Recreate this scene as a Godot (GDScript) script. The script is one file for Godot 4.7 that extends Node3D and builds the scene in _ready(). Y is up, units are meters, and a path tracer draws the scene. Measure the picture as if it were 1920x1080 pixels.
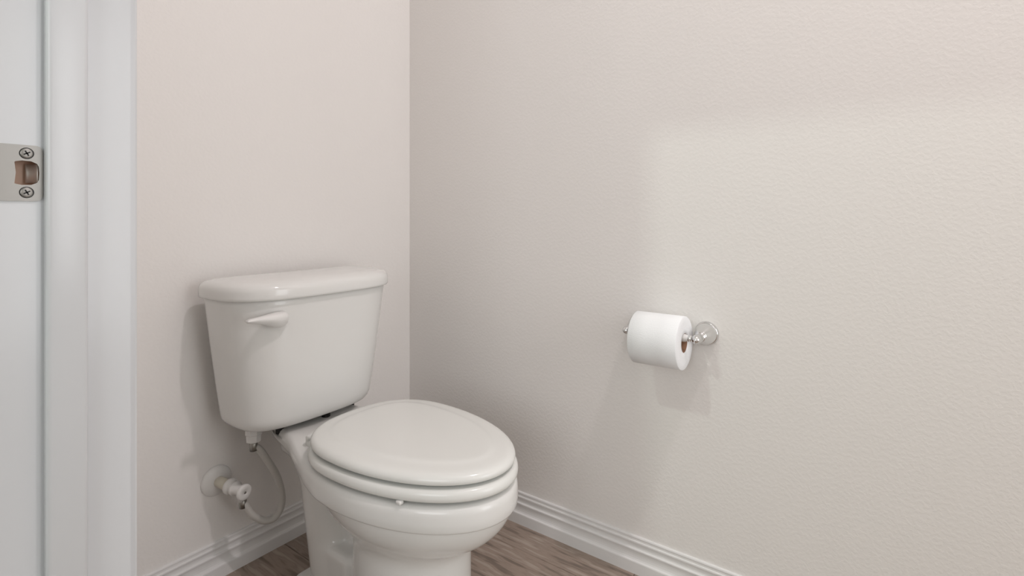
extends Node3D

# Toilet compartment seen from just outside its door. The corner of the right wall (x = 0) and the
# back wall (z = 0) is the origin; the room lies at x < 0, z > 0. Metres.
const XT := -0.453          # middle of the toilet
const JZ := 0.641           # face of the far door jamb
const XI := -1.012          # room side of the door wall
const XO := -1.127          # outer side of the door wall
const WL := -0.95           # added fill-light opening behind the camera: left, right, bottom, top
const WR := -0.06
const WB := 0.25
const WT := 2.0
const V0 := 1.06            # added fill-light opening of the bathroom outside: from z, to z, bottom, top
const V1 := 2.74
const VB := 0.71
const VT := 2.09
const ZF := 3.4            # unseen wall behind the camera side, set back to even the fill light
const CH := 2.9            # ceiling height

var M := {}
var names := {}

# ------------------------------------------------------------------ helpers
func numbered(called: String) -> String:
	if not names.has(called):
		names[called] = 0
		return called
	names[called] += 1
	return "%s_%03d" % [called, names[called]]

func new_st(smooth := true) -> SurfaceTool:
	var st := SurfaceTool.new()
	st.begin(Mesh.PRIMITIVE_TRIANGLES)
	st.set_smooth_group(0 if smooth else -1)
	return st

func tri(st: SurfaceTool, a: Vector3, b: Vector3, c: Vector3) -> void:
	if a.is_equal_approx(b) or b.is_equal_approx(c) or a.is_equal_approx(c):
		return
	st.add_vertex(a); st.add_vertex(c); st.add_vertex(b)

func quad(st: SurfaceTool, a: Vector3, b: Vector3, c: Vector3, d: Vector3) -> void:
	tri(st, a, b, c); tri(st, a, c, d)

func finish(st: SurfaceTool, called: String, mat: Material, parent: Node = self) -> MeshInstance3D:
	st.generate_normals()
	var o := MeshInstance3D.new()
	o.mesh = st.commit()
	o.material_override = mat
	o.cast_shadow = GeometryInstance3D.SHADOW_CASTING_SETTING_ON
	o.name = called if parent != self else numbered(called)
	parent.add_child(o, true)
	return o

func thing(called: String, label: String, category: String, at := Vector3.ZERO, group := "") -> Node3D:
	var o := Node3D.new()
	o.name = numbered(called)
	add_child(o)
	o.position = at
	tag(o, label, category, group)
	return o

func tag(o: Node, label: String, category: String, group := "") -> void:
	o.set_meta("label", label)
	o.set_meta("category", category)
	if group: o.set_meta("group", group)

func structure(o: Node, label: String) -> void:
	o.set_meta("kind", "structure")
	o.set_meta("label", label)

# loops of points, each counter-clockwise seen from +y of the loft's own axes, going outwards from the
# bottom cap to the top cap
func loft(st: SurfaceTool, rings: Array, cap_bottom := true, cap_top := true, tr := Transform3D.IDENTITY, closed := false) -> void:
	var n: int = rings[0].size()
	var m := rings.size()
	for i in (m if closed else m - 1):
		var lo: PackedVector3Array = rings[i]
		var up: PackedVector3Array = rings[(i + 1) % m]
		for j in n:
			var k := (j + 1) % n
			quad(st, tr * lo[j], tr * lo[k], tr * up[k], tr * up[j])
	if cap_bottom: cap(st, rings[0], tr, true)
	if cap_top: cap(st, rings[m - 1], tr, false)

func cap(st: SurfaceTool, ring: PackedVector3Array, tr: Transform3D, down: bool) -> void:
	var c := Vector3.ZERO
	for p in ring: c += p
	c /= ring.size()
	for j in ring.size():
		var k := (j + 1) % ring.size()
		if down: tri(st, tr * c, tr * ring[k], tr * ring[j])
		else: tri(st, tr * c, tr * ring[j], tr * ring[k])

func oriented(o: PackedVector2Array) -> PackedVector2Array:
	var a := 0.0
	for i in o.size():
		var p := o[i]
		var q := o[(i + 1) % o.size()]
		a += p.x * -q.y - q.x * -p.y
	if a < 0.0:
		o.reverse()
	return o

func resample(o: PackedVector2Array, n: int) -> PackedVector2Array:
	var total := 0.0
	var cnt := o.size()
	for i in cnt: total += o[i].distance_to(o[(i + 1) % cnt])
	var out := PackedVector2Array()
	var i := 0
	var walked := 0.0
	for k in n:
		var want := total * k / n
		while i < cnt - 1 and walked + o[i].distance_to(o[(i + 1) % cnt]) < want:
			walked += o[i].distance_to(o[(i + 1) % cnt])
			i += 1
		var seg := o[i].distance_to(o[(i + 1) % cnt])
		out.append(o[i].lerp(o[(i + 1) % cnt], clampf((want - walked) / maxf(seg, 1e-9), 0, 1)))
	return out

func normals2(o: PackedVector2Array) -> PackedVector2Array:
	var out := PackedVector2Array()
	var n := o.size()
	for i in n:
		var t := (o[(i + 1) % n] - o[(i + n - 1) % n]).normalized()
		out.append(Vector2(-t.y, t.x))        # outwards for loops ordered by oriented()
	return out

# ring of an (x, z) outline moved inwards by d at height y
func ring_at(o: PackedVector2Array, nn: PackedVector2Array, d: float, y: float) -> PackedVector3Array:
	var r := PackedVector3Array()
	for i in o.size():
		var p := o[i] - nn[i] * d
		r.append(Vector3(p.x, y, p.y))
	return r

# ring of an outline shrunk towards (cx, cz), for caps where an inset would fold corners over
func ring_scaled(o: PackedVector2Array, nn: PackedVector2Array, d: float, k: float, y: float) -> PackedVector3Array:
	var r := ring_at(o, nn, d, y)
	var c := Vector3.ZERO
	for p in r: c += p
	c /= r.size()
	for i in r.size():
		r[i] = c + (r[i] - c) * k
		r[i].y = y
	return r

func circle(r: float, n := 32, y := 0.0) -> PackedVector3Array:
	var o := PackedVector3Array()
	for i in n:
		var t := TAU * i / n
		o.append(Vector3(cos(t) * r, y, -sin(t) * r))
	return o

# profile of (radius, height) pairs from the bottom outwards to the top
func lathe(st: SurfaceTool, prof: Array, tr := Transform3D.IDENTITY, n := 32, closed := false) -> void:
	var rings := []
	for p in prof: rings.append(circle(maxf(p[0], 0.00002), n, p[1]))
	loft(st, rings, not closed, not closed, tr, closed)

# axes whose y points along dir
func along(at: Vector3, dir: Vector3) -> Transform3D:
	var y := dir.normalized()
	var x := y.cross(Vector3(0.31, 0.87, 0.38)).normalized()
	return Transform3D(Basis(x, y, x.cross(y)), at)

func tube(st: SurfaceTool, pts: Array, r: float, n := 16) -> void:
	var curve := Curve3D.new()
	curve.bake_interval = 0.004
	for i in pts.size():
		var t: Vector3 = (pts[mini(i + 1, pts.size() - 1)] - pts[maxi(i - 1, 0)]) / 6.0
		curve.add_point(pts[i], -t, t)
	var b := curve.get_baked_points()
	var rings := []
	var x := Vector3.ZERO
	for i in b.size():
		var y := (b[mini(i + 1, b.size() - 1)] - b[maxi(i - 1, 0)]).normalized()
		if x == Vector3.ZERO: x = y.cross(Vector3(0.2, 0.3, 0.93)).normalized()
		x = (x - y * x.dot(y)).normalized()
		var z := x.cross(y)
		var ring := PackedVector3Array()
		for k in n:
			var a := TAU * k / n
			ring.append(b[i] + (x * cos(a) - z * sin(a)) * r)
		rings.append(ring)
	loft(st, rings)

func rounded_rect(x0: float, z0: float, x1: float, z1: float, r: float, seg := 4) -> PackedVector2Array:
	var o := PackedVector2Array()
	for c in [[x1 - r, z1 - r, 0.0], [x0 + r, z1 - r, PI / 2], [x0 + r, z0 + r, PI], [x1 - r, z0 + r, 1.5 * PI]]:
		for i in seg + 1:
			var t: float = c[2] + PI / 2 * i / seg
			o.append(Vector2(c[0] + cos(t) * r, c[1] + sin(t) * r))
	return oriented(o)

# box between two corners with small chamfers on all edges
func chamfer_box(st: SurfaceTool, lo: Vector3, hi: Vector3, b := 0.001, seg := 1) -> void:
	var o := rounded_rect(lo.x, lo.z, hi.x, hi.z, b, seg)
	var nn := normals2(o)
	loft(st, [ring_at(o, nn, b * 0.7, lo.y), ring_at(o, nn, 0, lo.y + b), ring_at(o, nn, 0, hi.y - b), ring_at(o, nn, b * 0.7, hi.y)])

func box(st: SurfaceTool, lo: Vector3, hi: Vector3) -> void:
	var o := oriented(PackedVector2Array([Vector2(lo.x, lo.z), Vector2(hi.x, lo.z), Vector2(hi.x, hi.z), Vector2(lo.x, hi.z)]))
	var a := PackedVector3Array()
	var b := PackedVector3Array()
	for p in o:
		a.append(Vector3(p.x, lo.y, p.y)); b.append(Vector3(p.x, hi.y, p.y))
	loft(st, [a, b])

# section (out from the wall, height) run from a to b; out is the way into the room
func run_profile(st: SurfaceTool, prof: Array, a: Vector3, b: Vector3, out: Vector3) -> void:
	var ra := PackedVector3Array()
	var rb := PackedVector3Array()
	for p in prof:
		ra.append(a + out * p[0] + Vector3.UP * p[1])
		rb.append(b + out * p[0] + Vector3.UP * p[1])
	var turn := out.cross(Vector3.UP).dot(b - a) > 0.0
	if turn:
		ra.reverse(); rb.reverse()
	loft(st, [ra, rb])

# ------------------------------------------------------------------ materials
func mat(color: Color, rough: float, metal := 0.0, spec := 0.5) -> StandardMaterial3D:
	var m := StandardMaterial3D.new()
	m.albedo_color = color
	m.roughness = rough
	m.metallic = metal
	m.metallic_specular = spec
	return m

func noise_tex(freq: float, octaves: int, seed_: int, size := 512, ramp: Gradient = null, kind := FastNoiseLite.TYPE_SIMPLEX_SMOOTH) -> NoiseTexture2D:
	var f := FastNoiseLite.new()
	f.noise_type = kind
	f.frequency = freq
	f.fractal_octaves = octaves
	f.seed = seed_
	var t := NoiseTexture2D.new()
	t.width = size; t.height = size
	t.seamless = true
	t.noise = f
	if ramp: t.color_ramp = ramp
	return t

func gradient(a: Array) -> Gradient:
	var g := Gradient.new()
	var offs := PackedFloat32Array()
	var cols := PackedColorArray()
	for p in a:
		offs.append(p[0]); cols.append(p[1])
	g.offsets = offs; g.colors = cols
	return g

func make_materials() -> void:
	# wall paint over a sprayed orange-peel texture
	var w := mat(Color(0.935, 0.923, 0.910), 0.62, 0.0, 0.4)
	w.uv1_triplanar = true
	w.uv1_world_triplanar = true
	w.uv1_scale = Vector3.ONE * 3.1
	w.heightmap_enabled = true
	w.heightmap_scale = 0.016
	w.heightmap_texture = noise_tex(0.028, 3, 7, 1024, gradient([[0.0, Color(0, 0, 0)], [0.42, Color(0.12, 0.12, 0.12)], [0.62, Color(0.8, 0.8, 0.8)], [1.0, Color(1, 1, 1)]]))
	M.wall = w
	M.ceiling = mat(Color(0.93, 0.93, 0.925), 0.8, 0.0, 0.3)
	M.trim = mat(Color(0.838, 0.846, 0.855), 0.22)
	M.baseboard = mat(Color(0.915, 0.912, 0.908), 0.32)
	M.china = mat(Color(0.915, 0.914, 0.903), 0.10)
	M.seat = mat(Color(0.922, 0.925, 0.910), 0.16)
	M.plastic = mat(Color(0.915, 0.91, 0.90), 0.34)
	M.cream_plastic = mat(Color(0.87, 0.85, 0.79), 0.4)
	M.rubber = mat(Color(0.10, 0.09, 0.085), 0.8)
	M.chrome = mat(Color(0.88, 0.88, 0.88), 0.07, 1.0)
	M.nickel = mat(Color(0.63, 0.62, 0.605), 0.45, 1.0)
	M.tab = mat(Color(0.86, 0.84, 0.82), 0.6, 1.0)
	M.steel = mat(Color(0.62, 0.61, 0.59), 0.35, 1.0)
	M.dark_slot = mat(Color(0.09, 0.085, 0.08), 0.6)
	var p := mat(Color(0.95, 0.955, 0.96), 0.95, 0.0, 0.2)
	p.uv1_triplanar = true
	p.uv1_scale = Vector3.ONE * 9.0
	p.heightmap_enabled = true
	p.heightmap_scale = 0.03
	p.heightmap_texture = noise_tex(0.06, 2, 21, 512)
	M.paper = p
	M.cardboard = mat(Color(0.56, 0.42, 0.33), 0.9)
	var hose := mat(Color(0.80, 0.79, 0.77), 0.38)
	M.hose = hose
	M.pocket = mat(Color(0.86, 0.75, 0.68), 0.8)
	var wood := []
	for i in 4:
		var base: Color = [Color(0.625, 0.565, 0.52), Color(0.60, 0.54, 0.495), Color(0.665, 0.605, 0.555), Color(0.635, 0.57, 0.52)][i]
		var g := gradient([[0.0, base.darkened(0.34)], [0.30, base.darkened(0.17)], [0.40, base.darkened(0.03)], [0.52, base], [0.60, base.darkened(0.07)], [0.72, base.lightened(0.10)], [1.0, base.lightened(0.22)]])
		var m := mat(Color.WHITE, 0.42, 0.0, 0.45)
		m.albedo_texture = noise_tex(0.011, 6, 40 + i, 1024, g)
		m.uv1_triplanar = true
		m.uv1_world_triplanar = true
		m.uv1_scale = Vector3(3.6, 1.0, 0.42)
		m.uv1_offset = Vector3(0.31 * i, 0.0, 0.17 * i)
		m.heightmap_enabled = true
		m.heightmap_scale = 0.02
		m.heightmap_texture = noise_tex(0.03, 4, 80 + i, 512)
		wood.append(m)
	M.wood = wood
	M.subfloor = mat(Color(0.36, 0.32, 0.29), 0.8)
	var glow := mat(Color(0.95, 0.95, 0.93), 0.5)
	glow.emission_enabled = true
	glow.emission = Color(1.0, 0.96, 0.90)
	glow.emission_energy_multiplier = 3.0
	M.glow = glow
	var fr := mat(Color(0.9, 0.92, 0.93), 0.5)  # glowing face of the two added fill-light panels
	fr.emission_enabled = true
	fr.emission = Color(0.95, 0.98, 1.0)
	fr.emission_energy_multiplier = 0.3
	M.frosted = fr

# ------------------------------------------------------------------ room
func build_room() -> void:
	var st := new_st(false)
	box(st, Vector3(-3.3, -0.12, -1.0), Vector3(0.1, -0.008, ZF + 0.1))
	var fl := finish(st, "floor", M.subfloor)
	structure(fl, "greyish brown wood-look plank floor")
	# planks run towards the back wall
	var w := 0.178
	var rng := RandomNumberGenerator.new()
	rng.seed = 5
	var col := 0
	var x1 := -0.105 + w
	while x1 > -3.3:
		var hi := minf(x1, 0.0)
		var lo := maxf(x1 - w, -3.3)
		if hi - lo > 0.01:
			var z := 0.82 - 1.22 * 2 if col == 0 else -1.0 - 1.22 * fposmod(0.37 * col + 0.21, 1.0)
			var k := 0
			while z < ZF:
				var a := maxf(z, -1.0)
				var b := minf(z + 1.22, ZF)
				if b - a > 0.02:
					var s := new_st(false)
					chamfer_box(s, Vector3(lo + 0.0005, -0.008, a + 0.0005), Vector3(hi - 0.0005, 0, b - 0.0005), 0.0014)
					var tone: int = (col * 2 + k) % 4 if col > 0 else [1, 3, 0, 2][k % 4]
					finish(s, "plank", M.wood[tone], fl)
				z += 1.22
				k += 1
		x1 -= w
		col += 1

	st = new_st(false)
	box(st, Vector3(-3.3, CH, -1.0), Vector3(0.1, CH + 0.1, ZF + 0.1))
	structure(finish(st, "ceiling", M.ceiling), "white ceiling")

	st = new_st(false)
	box(st, Vector3(0, -0.12, -0.1), Vector3(0.1, CH, ZF + 0.1))
	structure(finish(st, "wall_right", M.wall), "greige textured wall with the paper holder")

	st = new_st(false)
	box(st, Vector3(XI, -0.12, -0.1), Vector3(0, CH, 0))
	structure(finish(st, "wall_back", M.wall), "greige textured wall behind the toilet")

	st = new_st(false)
	box(st, Vector3(XI, -0.12, ZF), Vector3(0, WB, ZF + 0.1))
	box(st, Vector3(XI, WT, ZF), Vector3(0, CH, ZF + 0.1))
	box(st, Vector3(XI, WB, ZF), Vector3(WL, WT, ZF + 0.1))
	box(st, Vector3(WR, WB, ZF), Vector3(0, WT, ZF + 0.1))
	structure(finish(st, "wall_front", M.wall), "greige textured wall around the added frosted fill light")
	fill_window("fill_window_1", Transform3D(Basis.IDENTITY, Vector3(0, 0, ZF)), WL, WR, WB, WT)  # added as soft fill for the compartment, out of view

	st = new_st(false)
	box(st, Vector3(XO, -0.12, -1.0), Vector3(XI, CH, JZ - 0.019))
	box(st, Vector3(XO, -0.12, JZ + 0.829), Vector3(XI, CH, ZF + 0.1))
	box(st, Vector3(XO, 2.05, JZ - 0.019), Vector3(XI, CH, JZ + 0.829))
	structure(finish(st, "wall_left", M.wall), "greige wall with the doorway")

	# the bathroom outside the doorway, where the camera stands
	st = new_st(false)
	box(st, Vector3(-3.4, -0.12, -1.0), Vector3(-3.3, VB, ZF))
	box(st, Vector3(-3.4, VT, -1.0), Vector3(-3.3, CH, ZF))
	box(st, Vector3(-3.4, VB, -1.0), Vector3(-3.3, VT, V0))
	box(st, Vector3(-3.4, VB, V1), Vector3(-3.3, VT, ZF))
	structure(finish(st, "wall_bathroom_west", M.wall), "greige bathroom wall around an added frosted fill light")
	st = new_st(false)
	box(st, Vector3(-3.3, -0.12, -1.1), Vector3(XO, CH, -1.0))
	structure(finish(st, "wall_bathroom_north", M.wall), "greige bathroom wall")
	st = new_st(false)
	box(st, Vector3(-3.3, -0.12, ZF), Vector3(XO, CH, ZF + 0.1))
	structure(finish(st, "wall_bathroom_south", M.wall), "greige bathroom wall")
	fill_window("fill_window_2", Transform3D(Basis(Vector3.UP, -PI / 2), Vector3(-3.3, 0, 0)), V0, V1, VB, VT)  # added as soft fill through the doorway, out of view

	# baseboards
	var prof := [[0.0, 0.0], [0.0145, 0.0], [0.0145, 0.0285], [0.0138, 0.0305], [0.0125, 0.0315], [0.0108, 0.0325], [0.0092, 0.036], [0.0084, 0.041], [0.0082, 0.046], [0.0086, 0.050], [0.0096, 0.0535],
		[0.0102, 0.0555], [0.0098, 0.0575], [0.0086, 0.0585], [0.0068, 0.0592], [0.0060, 0.062], [0.0058, 0.066], [0.0064, 0.0695], [0.0076, 0.072], [0.0078, 0.0745], [0.0070, 0.0765],
		[0.0056, 0.0775], [0.0052, 0.081], [0.0058, 0.0845], [0.0050, 0.087], [0.0034, 0.088], [0.0, 0.088]]
	st = new_st(false)
	run_profile(st, prof, Vector3(0, 0, 0), Vector3(0, 0, ZF), Vector3(-1, 0, 0))
	structure(finish(st, "baseboard_right", M.baseboard), "white moulded baseboard")
	st = new_st(false)
	run_profile(st, prof, Vector3(XI, 0, 0), Vector3(0, 0, 0), Vector3(0, 0, 1))
	structure(finish(st, "baseboard_back", M.baseboard), "white moulded baseboard")
	st = new_st(false)
	run_profile(st, prof, Vector3(XI, 0, 0), Vector3(XI, 0, JZ - 0.066), Vector3(1, 0, 0))
	structure(finish(st, "baseboard_left", M.baseboard), "white moulded baseboard")

# added fill-light panel, framed like frosted glazing, in a wall whose room side is z = 0 of its own axes (the wall lies at z > 0)
func fill_window(called: String, tr: Transform3D, x0: float, x1: float, y0: float, y1: float) -> void:
	var win := Node3D.new()
	win.name = called
	add_child(win)
	win.transform = tr
	structure(win, "unseen white framed frosted panel added for fill light")
	for q in [[x0, y0, x0 + 0.04, y1], [x1 - 0.04, y0, x1, y1], [x0 + 0.04, y0, x1 - 0.04, y0 + 0.04], [x0 + 0.04, y1 - 0.04, x1 - 0.04, y1]]:
		var st := new_st(false)
		chamfer_box(st, Vector3(q[0], q[1], 0.01), Vector3(q[2], q[3], 0.09), 0.003)
		finish(st, "frame", M.trim, win)
	var p := new_st(false)
	box(p, Vector3(x0 + 0.035, y0 + 0.035, 0.05), Vector3(x1 - 0.035, y1 - 0.035, 0.056))
	finish(p, "fill_pane", M.frosted, win)

# added soft fill: the area light just in front of a glowing panel
func fill_light(called: String, at: Vector3, turn: float, size: Vector2, energy: float) -> void:
	var day := AreaLight3D.new()
	day.name = called
	day.area_size = size
	day.light_energy = energy
	day.light_color = Color(0.99, 0.995, 1.0)
	day.area_range = 12.0
	day.shadow_enabled = true
	add_child(day)
	day.position = at
	day.rotation.y = turn

func build_doorway() -> void:
	var d := Node3D.new()
	d.name = "trim_1"
	add_child(d)
	structure(d, "white painted door frame with stop and casing")
	# far jamb, with the latch pocket cut into it
	var j := CSGCombiner3D.new()
	j.name = "jamb"
	d.add_child(j, true)
	var b := CSGBox3D.new()
	b.size = Vector3(XI - XO, 2.05, 0.019)
	b.position = Vector3((XI + XO) / 2, 1.025, JZ - 0.0095)
	b.material = M.trim
	j.add_child(b)
	var c := CSGBox3D.new()
	c.operation = CSGShape3D.OPERATION_SUBTRACTION
	c.size = Vector3(0.0225, 0.0285, 0.026)
	c.position = Vector3(-1.1002, 0.926, JZ - 0.003)
	c.material = M.pocket
	j.add_child(c)
	var st := new_st(false)
	box(st, Vector3(XO, 0, JZ + 0.81), Vector3(XI, 2.05, JZ + 0.829))
	finish(st, "jamb", M.trim, d)
	st = new_st(false)
	box(st, Vector3(XO, 2.031, JZ), Vector3(XI, 2.05, JZ + 0.81))
	finish(st, "jamb_head", M.trim, d)
	# stops
	st = new_st()
	chamfer_box(st, Vector3(-1.0875, 0, JZ - 0.002), Vector3(-1.0535, 2.031, JZ + 0.0135), 0.0042, 5)
	finish(st, "door_stop", M.trim, d)
	st = new_st()
	chamfer_box(st, Vector3(-1.0875, 0, JZ + 0.799), Vector3(-1.0535, 2.031, JZ + 0.812), 0.003, 4)
	finish(st, "door_stop", M.trim, d)
	st = new_st()
	chamfer_box(st, Vector3(-1.0875, 2.02, JZ + 0.011), Vector3(-1.0535, 2.033, JZ + 0.799), 0.003, 4)
	finish(st, "door_stop", M.trim, d)
	# casings on both sides of the wall: thin rounded inner edge, thicker outer edge
	for side in 2:
		for leg in 2:
			st = new_st(false)
			var x := XI if side == 0 else XO
			var s := 1.0 if side == 0 else -1.0
			var z0 := JZ - 0.006 if leg == 0 else JZ + 0.816
			var u := -1.0 if leg == 0 else 1.0
			var sec := [[0.0, 0.0], [0.0065, 0.0], [0.0085, 0.0012], [0.0092, 0.003], [0.0098, 0.018], [0.0085, 0.022], [0.0125, 0.031], [0.0155, 0.040], [0.0165, 0.052], [0.015, 0.057], [0.0, 0.057]]
			var o := PackedVector2Array()
			for p in sec: o.append(Vector2(x + s * p[0], z0 + u * p[1]))
			o = oriented(o)
			var lo := PackedVector3Array()
			var hi := PackedVector3Array()
			for p in o:
				lo.append(Vector3(p.x, 0, p.y)); hi.append(Vector3(p.x, 2.1, p.y))
			loft(st, [lo, hi])
			finish(st, "casing", M.trim, d)
		st = new_st(false)
		var xa := XI if side == 0 else XO - 0.015
		chamfer_box(st, Vector3(xa, 2.037, JZ - 0.063), Vector3(xa + 0.015, 2.1, JZ + 0.873), 0.002)
		finish(st, "casing_head", M.trim, d)

func screw(parent: Node, at: Vector3) -> void:
	var st := new_st()
	lathe(st, [[0.0036, 0.0], [0.0050, 0.0002], [0.0049, 0.0008], [0.0040, 0.0012], [0.002, 0.00135], [0.0, 0.0014]], along(at, Vector3(0, 0, 1)), 24)
	var s := finish(st, "screw", M.nickel, parent)
	st = new_st(false)
	var tr := Transform3D(Basis(Vector3(0, 0, 1), 0.5), at)
	for k in 2:
		var o := Vector3(0.0028, 0.0006, 0.0) if k == 0 else Vector3(0.0006, 0.0028, 0.0)
		var r := PackedVector3Array()
		var r2 := PackedVector3Array()
		for q in [[-1, -1], [1, -1], [1, 1], [-1, 1]]:
			r.append(tr * Vector3(q[0] * o.x, q[1] * o.y, 0.0011))
			r2.append(tr * Vector3(q[0] * o.x, q[1] * o.y, 0.0016))
		loft(st, [r, r2])
	finish(st, "cross_slot", M.dark_slot, s)
	st = new_st(false)
	lathe(st, [[0.0051, 0.0], [0.0057, 0.0], [0.0057, 0.0002], [0.0051, 0.0002]], along(at, Vector3(0, 0, 1)), 24, true)
	finish(st, "countersink", M.dark_slot, s)

func build_strike_plate() -> void:
	var t := thing("strike_plate", "satin nickel strike plate with two cross-head screws on the white door jamb", "strike plate", Vector3(-1.1, 0.927, JZ))
	var plate := CSGCombiner3D.new()
	plate.name = "plate"
	t.add_child(plate, true)
	var a := CSGPolygon3D.new()
	var o := PackedVector2Array()
	for c in [[0.006, 0.0218, 0.0], [0.006, -0.0222, -PI / 2]]:
		for i in 7:
			var g: float = c[2] + PI / 2 * (1.0 - i / 6.0)
			o.append(Vector2(c[0] + cos(g) * 0.006, c[1] + sin(g) * 0.006))
	o.append(Vector2(-0.027, -0.0282)); o.append(Vector2(-0.036, -0.019)); o.append(Vector2(-0.036, 0.019)); o.append(Vector2(-0.027, 0.0278))
	a.polygon = o
	a.depth = 0.0013
	a.position.z = 0.0014
	a.material = M.nickel
	plate.add_child(a)
	var h := CSGPolygon3D.new()
	h.operation = CSGShape3D.OPERATION_SUBTRACTION
	o = PackedVector2Array()
	for p in [[-0.0095, -0.0105], [-0.0085, -0.0112], [-0.004, -0.0122], [0.003, -0.0118], [0.0075, -0.0095], [0.0088, -0.0065], [0.0092, 0.0], [0.0088, 0.0065], [0.0075, 0.0095], [0.003, 0.0118], [-0.004, 0.0122], [-0.0085, 0.0112], [-0.0095, 0.0105], [-0.0085, 0.0]]:
		o.append(Vector2(p[0], p[1]))
	h.polygon = o
	h.depth = 0.006
	h.position.z = 0.003
	h.material = M.steel
	plate.add_child(h)
	# bent tab inside the latch hole
	var st := new_st()
	var rings := []
	for i in 9:
		var g := PI / 2 * i / 8.0
		var r := PackedVector3Array()
		for q in [[-0.0095, 0.0], [0.0095, 0.0], [0.0095, 0.0008], [-0.0095, 0.0008]]:
			r.append(Vector3(0.0008 + sin(g) * (0.0082 - q[1]), q[0], -0.0105 + (cos(g) * -0.001) + 0.009 * (1.0 - cos(g)) + q[1] * 0.2))
		rings.append(r)
	loft(st, rings)
	finish(st, "latch_tab", M.tab, t)
	screw(t, Vector3(-0.0005, 0.0195, 0.0014))
	screw(t, Vector3(-0.0005, -0.0195, 0.0014))

# ------------------------------------------------------------------ toilet
func seat_outline(grow: float, n := 112) -> PackedVector2Array:
	var o := PackedVector2Array()
	for i in 360:
		var t := TAU * i / 360.0
		var c := cos(t)
		var s := sin(t)
		var w := 0.170 + grow
		if s >= 0.0:
			o.append(Vector2(w * c, 0.457 + (0.294 + grow) * s))
		else:
			o.append(Vector2(w * signf(c) * pow(absf(c), 0.8), 0.457 - (0.173 + grow * 0.3) * pow(absf(s), 0.8)))
	return oriented(resample(o, n))

func rim_outline(n := 128) -> PackedVector2Array:
	var o := PackedVector2Array()
	for i in 121:
		var t := PI * i / 120.0
		o.append(Vector2(0.1765 * cos(t), 0.457 + 0.298 * sin(t)))
	var ks := [[0.457, 0.1765], [0.40, 0.1715], [0.34, 0.158], [0.28, 0.139], [0.22, 0.119], [0.16, 0.108], [0.12, 0.099], [0.085, 0.086], [0.07, 0.077], [0.062, 0.066]]
	for i in range(1, ks.size()): o.append(Vector2(-ks[i][1], ks[i][0]))
	for i in range(ks.size() - 1, 0, -1): o.append(Vector2(ks[i][1], ks[i][0]))
	return oriented(resample(o, n))

# plan of tank and lid: straight back, rounded corners, bowed front
func tank_outline(a: float, z0: float, depth: float, e: float, n := 120) -> PackedVector2Array:
	var o := PackedVector2Array()
	var r := 0.022
	for i in 181:
		var t := PI * i / 180.0
		var c := cos(t)
		var x := a * signf(c) * pow(absf(c), 2.0 / e)
		o.append(Vector2(x, z0 + 0.045 + (depth - 0.045) * pow(sin(t), 2.0 / e)))
	for i in 7:
		var g := PI / 2 * i / 6.0
		o.append(Vector2(-a + r - cos(g) * r, z0 + r - sin(g) * r))
	for i in 7:
		var g := PI / 2 * (1.0 - i / 6.0)
		o.append(Vector2(a - r + cos(g) * r, z0 + r - sin(g) * r))
	return oriented(resample(o, n))

func ell2(x: float, z: float, a: float, b: float) -> float:
	var k0 := sqrt(x * x / (a * a) + z * z / (b * b))
	var k1 := sqrt(x * x / (a * a * a * a) + z * z / (b * b * b * b))
	if k1 < 1e-6: return -minf(a, b)
	return k0 * (k0 - 1.0) / k1

func rbox(p: Vector3, c: Vector3, h: Vector3, r: float) -> float:
	var qx := absf(p.x - c.x) - h.x + r
	var qy := absf(p.y - c.y) - h.y + r
	var qz := absf(p.z - c.z) - h.z + r
	var ox := maxf(qx, 0.0)
	var oy := maxf(qy, 0.0)
	var oz := maxf(qz, 0.0)
	return sqrt(ox * ox + oy * oy + oz * oz) + minf(maxf(qx, maxf(qy, qz)), 0.0) - r

func smin(a: float, b: float, k: float) -> float:
	var h := maxf(k - absf(a - b), 0.0) / k
	return minf(a, b) - h * h * k * 0.25

func bowl_field(p: Vector3) -> float:
	# bowl
	var q := Vector3(p.x, p.y - 0.325, p.z - 0.500)
	var u := Vector3(q.x / 0.165, q.y / 0.128, q.z / 0.245)
	var v := Vector3(u.x / 0.165, u.y / 0.128, u.z / 0.245)
	var l := v.length()
	var bowl := -0.16 if l < 1e-6 else u.length() * (u.length() - 1.0) / l
	bowl = maxf(bowl, p.y - 0.328)
	# front pedestal, a little wider at the foot
	var fl := 0.016 * exp(-p.y / 0.03)
	var front := maxf(ell2(p.x, p.z - 0.50, 0.112 + fl, 0.137 + fl), p.y - 0.25)
	# rear column with the outlet
	var zc := lerpf(0.288, 0.228, clampf(p.y / 0.28, 0.0, 1.0))
	var rear := maxf(ell2(p.x, p.z - zc, 0.086, 0.076), p.y - 0.345)
	var web := rbox(p, Vector3(0, 0.15, 0.40), Vector3(0.036, 0.15, 0.15), 0.012)
	var block := rbox(p, Vector3(0, 0.05, 0.325), Vector3(0.079, 0.086, 0.062), 0.016)
	var neck := rbox(p, Vector3(0, 0.318, 0.245), Vector3(0.076, 0.033, 0.155), 0.03)
	var foot := rbox(p, Vector3(0, 0.0, 0.40), Vector3(0.090, 0.028, 0.225), 0.022)
	var d := smin(bowl, front, 0.03)
	d = smin(d, smin(rear, web, 0.014), 0.018)
	d = smin(d, block, 0.010)
	d = smin(d, neck, 0.05)
	d = smin(d, foot, 0.02)
	return maxf(d, -p.y)

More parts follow.
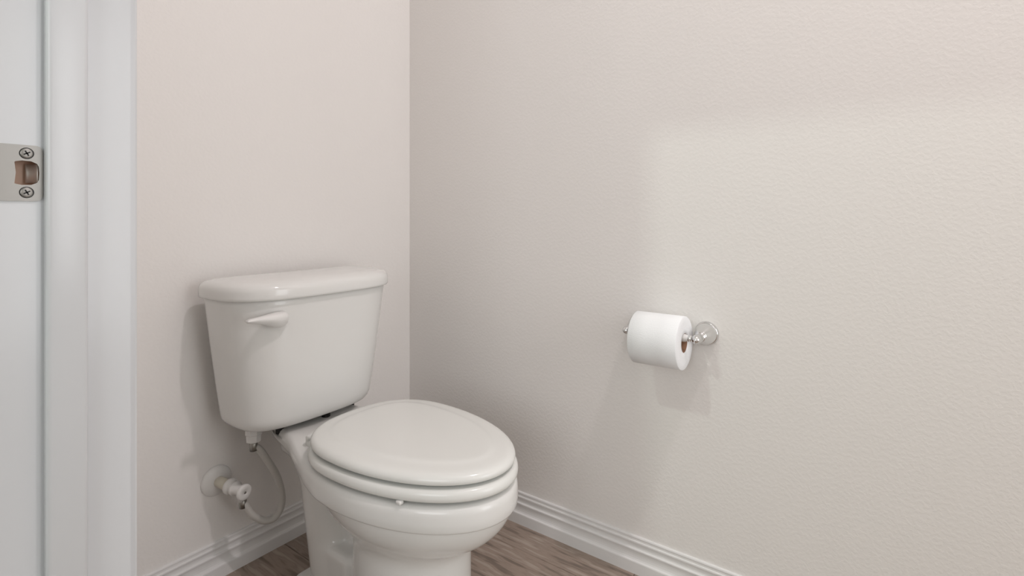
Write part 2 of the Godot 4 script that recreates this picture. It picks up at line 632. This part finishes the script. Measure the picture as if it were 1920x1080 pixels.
# surface nets over the field, visiting only blocks that the surface can cross
func bowl_mesh(st: SurfaceTool) -> void:
	var h := 0.005
	var o := Vector3(-0.198, -0.012, 0.042)
	var n := Vector3i(80, 70, 146)
	var blk := 6
	var vals := {}
	var verts := {}
	var cells := []
	for bx in range(0, n.x, blk):
		for by in range(0, n.y, blk):
			for bz in range(0, n.z, blk):
				var c := o + (Vector3(bx, by, bz) + Vector3.ONE * blk * 0.5) * h
				if absf(bowl_field(c)) > blk * h * 1.25: continue
				for i in blk:
					for jj in blk:
						for k in blk: cells.append(Vector3i(bx + i, by + jj, bz + k))
	var corner := [Vector3i(0, 0, 0), Vector3i(1, 0, 0), Vector3i(0, 1, 0), Vector3i(1, 1, 0), Vector3i(0, 0, 1), Vector3i(1, 0, 1), Vector3i(0, 1, 1), Vector3i(1, 1, 1)]
	var edges := [[0, 1], [2, 3], [4, 5], [6, 7], [0, 2], [1, 3], [4, 6], [5, 7], [0, 4], [1, 5], [2, 6], [3, 7]]
	for cell in cells:
		var f := PackedFloat32Array()
		var inside := 0
		for k in 8:
			var g: Vector3i = cell + corner[k]
			var id := (g.x * 512 + g.y) * 512 + g.z
			var val: float
			if vals.has(id): val = vals[id]
			else:
				val = bowl_field(o + Vector3(g) * h)
				vals[id] = val
			f.append(val)
			if val < 0.0: inside += 1
		if inside == 0 or inside == 8: continue
		var s := Vector3.ZERO
		var cnt := 0
		for e in edges:
			var a: float = f[e[0]]
			var b: float = f[e[1]]
			if (a < 0.0) != (b < 0.0):
				s += Vector3(corner[e[0]]).lerp(Vector3(corner[e[1]]), a / (a - b))
				cnt += 1
		verts[cell] = o + (Vector3(cell) + s / cnt) * h
	for cell in verts:
		var g0: int = (cell.x * 512 + cell.y) * 512 + cell.z
		for ax in 3:
			var st_x: Vector3i = [Vector3i(1, 0, 0), Vector3i(0, 1, 0), Vector3i(0, 0, 1)][ax]
			var u: Vector3i = [Vector3i(0, 1, 0), Vector3i(0, 0, 1), Vector3i(1, 0, 0)][ax]
			var v: Vector3i = [Vector3i(0, 0, 1), Vector3i(1, 0, 0), Vector3i(0, 1, 0)][ax]
			var g1: int = g0 + (st_x.x * 512 + st_x.y) * 512 + st_x.z
			var a: float = vals[g0]
			var b: float = vals[g1]
			if (a < 0.0) == (b < 0.0): continue
			if not (verts.has(cell - u) and verts.has(cell - v) and verts.has(cell - u - v)): continue
			if a < 0.0: quad(st, verts[cell], verts[cell - u], verts[cell - u - v], verts[cell - v])
			else: quad(st, verts[cell], verts[cell - v], verts[cell - u - v], verts[cell - u])

func build_toilet() -> void:
	var t := thing("toilet", "white two-piece ceramic toilet with closed lid in the corner", "toilet", Vector3(XT, 0, 0))

	# bowl: pedestal and basin, then the rim with its deck
	var st := new_st()
	bowl_mesh(st)
	var ro := rim_outline()
	var rn := normals2(ro)
	var rings := []
	for spec in [[0.03, 0.008, 1], [0.010, 0.001, 1], [0.0045, 0.0, 1], [0.0015, 0.0015, 1], [0.0, 0.005, 1], [-0.0005, 0.018, 1], [0.0, 0.3475, 0], [0.0012, 0.354, 0], [0.0042, 0.3597, 0], [0.009, 0.3627, 0], [0.014, 0.3635, 0], [0.022, 0.3637, 0]]:
		var ring := ring_at(ro, rn, spec[0], 0.0)
		for i in ring.size():
			var yb := lerpf(0.343, 0.3155, smoothstep(0.14, 0.42, ro[i].y))
			var raised := 0.012 * (1.0 - smoothstep(0.20, 0.29, ro[i].y))
			ring[i].y = yb + spec[1] if spec[2] == 1 else spec[1] + raised
		rings.append(ring)
	loft(st, rings)
	finish(st, "bowl", M.china, t)

	# seat ring (its opening is covered by the lid) and lid
	var so := seat_outline(0.0055)
	var sn := normals2(so)
	st = new_st()
	var prof := [[0.03, 0.3715], [0.008, 0.3715], [0.003, 0.373], [0.0006, 0.3765], [0.0, 0.381], [0.0008, 0.3865], [0.003, 0.391], [0.0065, 0.3932], [0.011, 0.394], [0.03, 0.394]]
	rings = []
	for p in prof: rings.append(ring_at(so, sn, p[0], p[1]))
	loft(st, rings)
	var seat := finish(st, "seat", M.seat, t)
	for p in [[-0.1425, 0.622], [0.1425, 0.622], [-0.130, 0.36], [0.130, 0.36]]:
		st = new_st()
		chamfer_box(st, Vector3(p[0] - 0.005, 0.3655, p[1] - 0.006), Vector3(p[0] + 0.005, 0.3725, p[1] + 0.006), 0.002, 3)
		finish(st, "bumper", M.plastic, seat)

	var lo := seat_outline(0.0)
	var ln := normals2(lo)
	st = new_st()
	prof = [[0.035, 0.3995], [0.012, 0.3992], [0.005, 0.3998], [0.0012, 0.4025], [0.0, 0.4068], [0.001, 0.4112], [0.0035, 0.4148], [0.0075, 0.4175], [0.013, 0.4193], [0.02, 0.4203], [0.029, 0.4211], [0.036, 0.4217], [0.040, 0.4223], [0.044, 0.4232], [0.048, 0.4240], [0.053, 0.4244], [0.062, 0.4245], [0.08, 0.4245]]
	rings = []
	for p in prof: rings.append(ring_at(lo, ln, p[0], p[1]))
	loft(st, rings)
	var cover := finish(st, "seat_lid", M.seat, t)
	for s in [-1, 1]:
		st = new_st()
		lathe(st, [[0.004, -0.013], [0.006, -0.012], [0.0065, -0.010], [0.0065, 0.010], [0.006, 0.012], [0.004, 0.013]], along(Vector3(s * 0.098, 0.386, 0.281), Vector3(1, 0, 0)), 20)
		chamfer_box(st, Vector3(s * 0.098 - 0.009, 0.3625, 0.268), Vector3(s * 0.098 + 0.009, 0.383, 0.288), 0.003, 3)
		finish(st, "hinge", M.seat, cover)

	# tank: tapering body with bowed front, open gap to the deck, lid
	st = new_st()
	rings = []
	for i in 27:
		var f := maxf(i - 1, 0) / 25.0
		var y := lerpf(0.3825, 0.6915, pow(f, 1.3))
		var up := clampf((y - 0.3825) / 0.026, 0.0, 1.0)
		var ins := 0.019 * (1.0 - sqrt(maxf(0.0, 1.0 - (1.0 - up) * (1.0 - up))))
		var g := pow((y - 0.3825) / 0.309, 0.85)
		var o := tank_outline(lerpf(0.175, 0.217, g), 0.022, lerpf(0.166, 0.196, g), 3.3)
		rings.append(ring_scaled(o, normals2(o), ins, 0.6 if i == 0 else 1.0, y))
	loft(st, rings)
	finish(st, "tank", M.china, t).position = Vector3(-0.017, 0.006, 0.024)

	var to := tank_outline(0.2265, 0.016, 0.214, 3.3)
	var tn := normals2(to)
	st = new_st()
	rings = []
	rings.append(ring_scaled(to, tn, 0.007, 0.7, 0.6905))
	for p in [[0.007, 0.6905], [0.0022, 0.6915], [0.0004, 0.694], [0.0, 0.698], [0.0, 0.711], [0.0012, 0.7165], [0.004, 0.7215], [0.0085, 0.7255], [0.0145, 0.7285]]:
		rings.append(ring_at(to, tn, p[0], p[1]))
	for p in [[0.93, 0.7312], [0.85, 0.7332], [0.7, 0.7350], [0.5, 0.7362], [0.25, 0.7368]]:
		rings.append(ring_scaled(to, tn, 0.0145, p[0], p[1]))
	loft(st, rings)
	finish(st, "tank_lid", M.china, t).position = Vector3(-0.017, 0.005, 0.024)

	# flush lever on the left of the tank front: round hub at the right, arm tapering to the left
	st = new_st()
	rings = []
	var stations := [[0.018, 0.0005, 0.0, 0.006], [0.0175, 0.006, 0.0, 0.012], [0.015, 0.0105, 0.0, 0.0165], [0.009, 0.0145, -0.0002, 0.0215], [0.0, 0.0158, -0.0008, 0.0245], [-0.010, 0.0148, -0.0002, 0.0255],
		[-0.020, 0.0122, 0.0012, 0.0255], [-0.032, 0.0092, 0.003, 0.0255], [-0.044, 0.0068, 0.0044, 0.0265], [-0.054, 0.0052, 0.0052, 0.028], [-0.061, 0.0042, 0.0056, 0.0295], [-0.065, 0.0030, 0.0058, 0.0300], [-0.0668, 0.0006, 0.0058, 0.0298]]
	stations.reverse()
	for s in stations:
		var ring := PackedVector3Array()
		var hh: float = s[1]
		var front: float = s[3]
		var back: float = 0.004 if s[0] > -0.012 else lerpf(0.004, front - 0.012, clampf((-0.012 - s[0]) / 0.03, 0, 1))
		# section in (y, z): flat top face, ridge in front, hollowed lower face
		for q in [[1.0, 0.0], [1.0, 0.45], [0.92, 0.75], [0.66, 0.93], [0.30, 1.0], [0.0, 0.97], [-0.3, 0.86], [-0.62, 0.70], [-0.92, 0.55], [-1.0, 0.38], [-1.0, 0.0], [0.0, -0.1]]:
			ring.append(Vector3(s[0], s[2] + q[0] * hh, lerpf(back, front, q[1])))
		rings.append(ring)
	loft(st, rings)
	var lever := finish(st, "flush_lever", M.plastic, t)
	lever.position = Vector3(-0.602 - XT, 0.654, 0.2275)
	lever.rotation.y = -0.14
	lever.scale = Vector3.ONE * 1.12

	# black washers between tank and deck
	for p in [[0.012, 0.171, 0.0105], [-0.100, 0.152, 0.010], [0.100, 0.152, 0.010]]:
		st = new_st()
		lathe(st, [[p[2] * 0.8, 0.3625], [p[2], 0.364], [p[2], 0.3880], [p[2] * 0.8, 0.3895]], Transform3D(Basis(), Vector3(p[0], 0, p[1])), 20)
		finish(st, "rubber_washer", M.rubber, t)

func build_supply() -> void:
	# stop valve on the wall
	var c := Vector3(-0.631, 0.236, 0)
	var v := thing("stop_valve", "white plastic water stop valve with round wall plate left of the toilet", "valve", c)
	var dir := Vector3(0.14, -0.02, 1).normalized()
	var st := new_st()
	lathe(st, [[0.036, 0.0], [0.0362, 0.002], [0.034, 0.0055], [0.028, 0.009], [0.020, 0.0115], [0.012, 0.0125]], along(Vector3.ZERO, Vector3(0, 0, 1)), 40)
	finish(st, "wall_plate", M.plastic, v)
	st = new_st()
	lathe(st, [[0.0125, 0.0], [0.0125, 0.062]], along(Vector3.ZERO, dir), 24)
	finish(st, "pipe_stub", M.cream_plastic, v)
	st = new_st()
	lathe(st, [[0.011, 0.050], [0.0165, 0.051], [0.0182, 0.053], [0.0182, 0.060], [0.0165, 0.063], [0.0140, 0.0655], [0.0140, 0.070], [0.0160, 0.0725], [0.0168, 0.075], [0.0160, 0.0785], [0.0125, 0.081], [0.0115, 0.103], [0.010, 0.106]], along(Vector3.ZERO, dir), 32)
	finish(st, "valve_body", M.plastic, v)
	st = new_st()
	lathe(st, [[0.006, 0.102], [0.0155, 0.103], [0.0178, 0.1045], [0.0184, 0.107], [0.0178, 0.1105], [0.0155, 0.112], [0.011, 0.1125], [0.0035, 0.1125], [0.003, 0.1115], [0.001, 0.1115]], along(Vector3.ZERO, dir), 36)
	var knob := finish(st, "knob", M.plastic, v)
	st = new_st()
	lathe(st, [[0.0028, 0.1112], [0.0028, 0.1122], [0.001, 0.1122]], along(Vector3.ZERO, dir), 16)
	finish(st, "knob_screw", M.steel, knob)
	st = new_st()
	var out_at := dir * 0.095
	lathe(st, [[0.0085, 0.0], [0.0085, 0.024]], along(out_at, Vector3(0.12, -1, 0)), 20)
	finish(st, "outlet", M.plastic, v)

	# flexible hose up to the tank
	var a := c + out_at + Vector3(0.004, -0.032, 0)
	var top := Vector3(-0.590, 0.330, 0.1)
	var h := thing("supply_hose", "pale grey flexible supply hose looping from valve to tank", "hose", a)
	st = new_st()
	tube(st, [Vector3(0, 0.006, 0), Vector3(0.0167, -0.0282, 0.0059), Vector3(0.0285, -0.0432, 0.0079), Vector3(0.0488, -0.0590, 0.0119), Vector3(0.0709, -0.0601, 0.0159), Vector3(0.0857, -0.0396, 0.0189), Vector3(0.0873, -0.0069, 0.0199), Vector3(0.0752, 0.0409, 0.0179), Vector3(0.0544, 0.0844, 0.0139), Vector3(0.0371, 0.1166, 0.0089), top - a + Vector3(0.001, 0.0, 0)], 0.0083)
	finish(st, "tubing", M.hose, h)
	st = new_st()
	lathe(st, [[0.006, -0.012], [0.0092, -0.011], [0.0092, 0.009], [0.006, 0.01]], along(Vector3(0.001, 0.002, 0), Vector3(-0.12, 1, 0)), 20)
	finish(st, "ferrule", M.steel, h)
	st = new_st()
	lathe(st, [[0.006, -0.010], [0.0090, -0.009], [0.0090, 0.012], [0.006, 0.013]], along(top - a, Vector3(-0.05, 1, 0)), 20)
	finish(st, "ferrule", M.steel, h)
	st = new_st(false)
	lathe(st, [[0.013, 0.012], [0.0165, 0.014], [0.0175, 0.030], [0.0195, 0.032], [0.0195, 0.055], [0.015, 0.0575]], along(top - a, Vector3.UP), 8)
	finish(st, "coupling_nut", M.plastic, h)

# ------------------------------------------------------------------ paper and holder
func build_paper() -> void:
	var y := 0.614
	var ax := -0.078
	var t := thing("toilet_paper_holder", "polished chrome toilet paper holder with bell-shaped posts on the right wall", "paper holder", Vector3(0, y, 0.909))
	for s in [-1, 1]:
		var z: float = 0.081 * s
		var tr := along(Vector3(0, 0, z), Vector3(-1, 0, 0))
		var post := Node3D.new()
		post.name = "post"
		t.add_child(post, true)
		var st := new_st()
		lathe(st, [[0.0262, 0.0], [0.0272, 0.0015], [0.0272, 0.003], [0.0255, 0.0048], [0.0262, 0.0062], [0.0258, 0.0078], [0.0238, 0.009]], tr, 40)
		finish(st, "base_ring", M.chrome, post)
		st = new_st()
		lathe(st, [[0.0238, 0.0085], [0.0240, 0.012], [0.0228, 0.020], [0.0200, 0.029], [0.0160, 0.037], [0.0125, 0.043], [0.0105, 0.0475]], tr, 40)
		finish(st, "dome", M.chrome, post)
		st = new_st()
		lathe(st, [[0.0100, 0.0470], [0.0122, 0.0485], [0.0125, 0.051], [0.0105, 0.0530], [0.0082, 0.055], [0.0078, 0.060], [0.0082, 0.066], [0.0092, 0.070], [0.0098, 0.075], [0.0098, 0.079], [0.0090, 0.0835], [0.0068, 0.087], [0.0042, 0.089], [0.0, 0.090]], tr, 36)
		finish(st, "finial", M.chrome, post)
		st = new_st()
		lathe(st, [[0.006, 0.010], [0.0072, 0.0115], [0.0072, 0.0165], [0.006, 0.018]], along(Vector3(ax, 0, z), Vector3(0, 0, -s)), 24)
		finish(st, "collar", M.chrome, post)
	var st := new_st()
	lathe(st, [[0.0045, -0.069], [0.0062, -0.068], [0.0064, -0.062], [0.0085, -0.056], [0.0088, -0.05], [0.0088, 0.05], [0.0085, 0.056], [0.0064, 0.062], [0.0062, 0.068], [0.0045, 0.069]], along(Vector3(ax, 0, 0), Vector3(0, 0, 1)), 28)
	finish(st, "roller", M.plastic, t)

	# roll hanging on the roller by its core
	var r := thing("toilet_paper_roll", "full white toilet paper roll on the holder", "paper roll", Vector3(ax, y - 0.0115, 0.909))
	st = new_st()
	var rings := []
	var n := 72
	var half := 0.055
	for p in [[0.0215, -half], [0.030, -half], [0.045, -half], [-0.0012, -half], [0.0, -half + 0.0012], [0.0, -half * 0.3], [0.0, half * 0.3], [0.0, half - 0.0012], [-0.0012, half], [0.045, half], [0.030, half], [0.0215, half]]:
		var ring := PackedVector3Array()
		for i in n:
			var a := TAU * i / n
			var rad: float = p[0]
			if rad < 0.01:
				# outermost turn ends near the top, next to the wall side
				rad = p[0] + 0.0596 - 0.0013 * float(i) / n + 0.0003 * sin(a * 3.0)
			ring.append(Vector3(cos(a) * rad, p[1], -sin(a) * rad))
		rings.append(ring)
	var tz := Transform3D(Basis(Vector3(0, 1, 0), Vector3(0, 0, 1), Vector3(1, 0, 0)), Vector3.ZERO)
	loft(st, rings, false, false, tz, true)
	finish(st, "paper", M.paper, r)
	st = new_st()
	lathe(st, [[0.0203, -half + 0.001], [0.0216, -half + 0.001], [0.0216, half - 0.001], [0.0203, half - 0.001]], tz, 40, true)
	finish(st, "core", M.cardboard, r)

# ------------------------------------------------------------------ lamps
func ceiling_lamp(at: Vector3, energy: float, color: Color, label: String, size := 0.075) -> void:
	var t := thing("ceiling_light", label, "ceiling light", at)
	var st := new_st()
	lathe(st, [[0.058, -0.012], [0.062, -0.016], [0.078, -0.014], [0.084, -0.006], [0.085, 0.0]], Transform3D.IDENTITY, 40)
	finish(st, "frame", M.trim, t)
	st = new_st()
	lathe(st, [[0.0, -0.0185], [0.040, -0.018], [0.060, -0.016], [0.061, -0.012]], Transform3D.IDENTITY, 40)
	finish(st, "diffuser", M.glow, t)
	var l := AreaLight3D.new()
	l.name = "light"
	l.area_size = Vector2(size, size)
	l.light_energy = energy
	l.light_color = color
	l.area_range = 12.0
	l.shadow_enabled = true
	l.position = Vector3(0, -0.022, 0)
	l.rotation.x = -PI / 2
	t.add_child(l)

func _ready() -> void:
	# camera: level, lens shifted down (horizon at pixel row 403 of 1080), focal length 984 pixels
	var cam := Camera3D.new()
	cam.name = "camera"
	add_child(cam)
	cam.position = Vector3(-1.235, 0.885, 1.344)
	cam.rotation.y = -atan2(984.0, 725.0)
	cam.near = 0.05
	cam.far = 50.0
	cam.projection = Camera3D.PROJECTION_FRUSTUM
	cam.size = 0.05 * 1080.0 / 984.0
	cam.frustum_offset = Vector2(0.0, -0.05 * 137.0 / 984.0)
	cam.current = true

	var env := Environment.new()
	env.background_mode = Environment.BG_COLOR
	env.background_color = Color(0.02, 0.02, 0.02)
	env.tonemap_mode = Environment.TONE_MAPPER_LINEAR
	env.tonemap_exposure = 0.945
	env.sdfgi_enabled = true
	env.ssao_enabled = true
	env.ssil_enabled = true
	var we := WorldEnvironment.new()
	we.name = "environment"
	we.environment = env
	add_child(we)

	make_materials()
	# lamp of the compartment, and lamps of the bathroom outside the doorway
	ceiling_lamp(Vector3(-0.50, CH, 1.76), 1.58, Color(1.0, 0.96, 0.965), "round white ceiling light above the toilet compartment")
	ceiling_lamp(Vector3(-2.15, CH, 0.46), 1.6, Color(0.94, 1.0, 0.95), "round white ceiling light in the bathroom outside the doorway")

	# soft fill from the two added frosted panels, unseen behind the camera
	fill_light("compartment_fill", Vector3((WL + WR) / 2, (WB + WT) / 2, ZF), 0.0, Vector2(WR - WL - 0.08, WT - WB - 0.08), 1.32)
	fill_light("bathroom_fill", Vector3(-3.3, (VB + VT) / 2, (V0 + V1) / 2), -PI / 2, Vector2(V1 - V0 - 0.08, VT - VB - 0.08), 1.95)

	build_room()
	build_doorway()
	build_strike_plate()
	build_toilet()
	build_supply()
	build_paper()
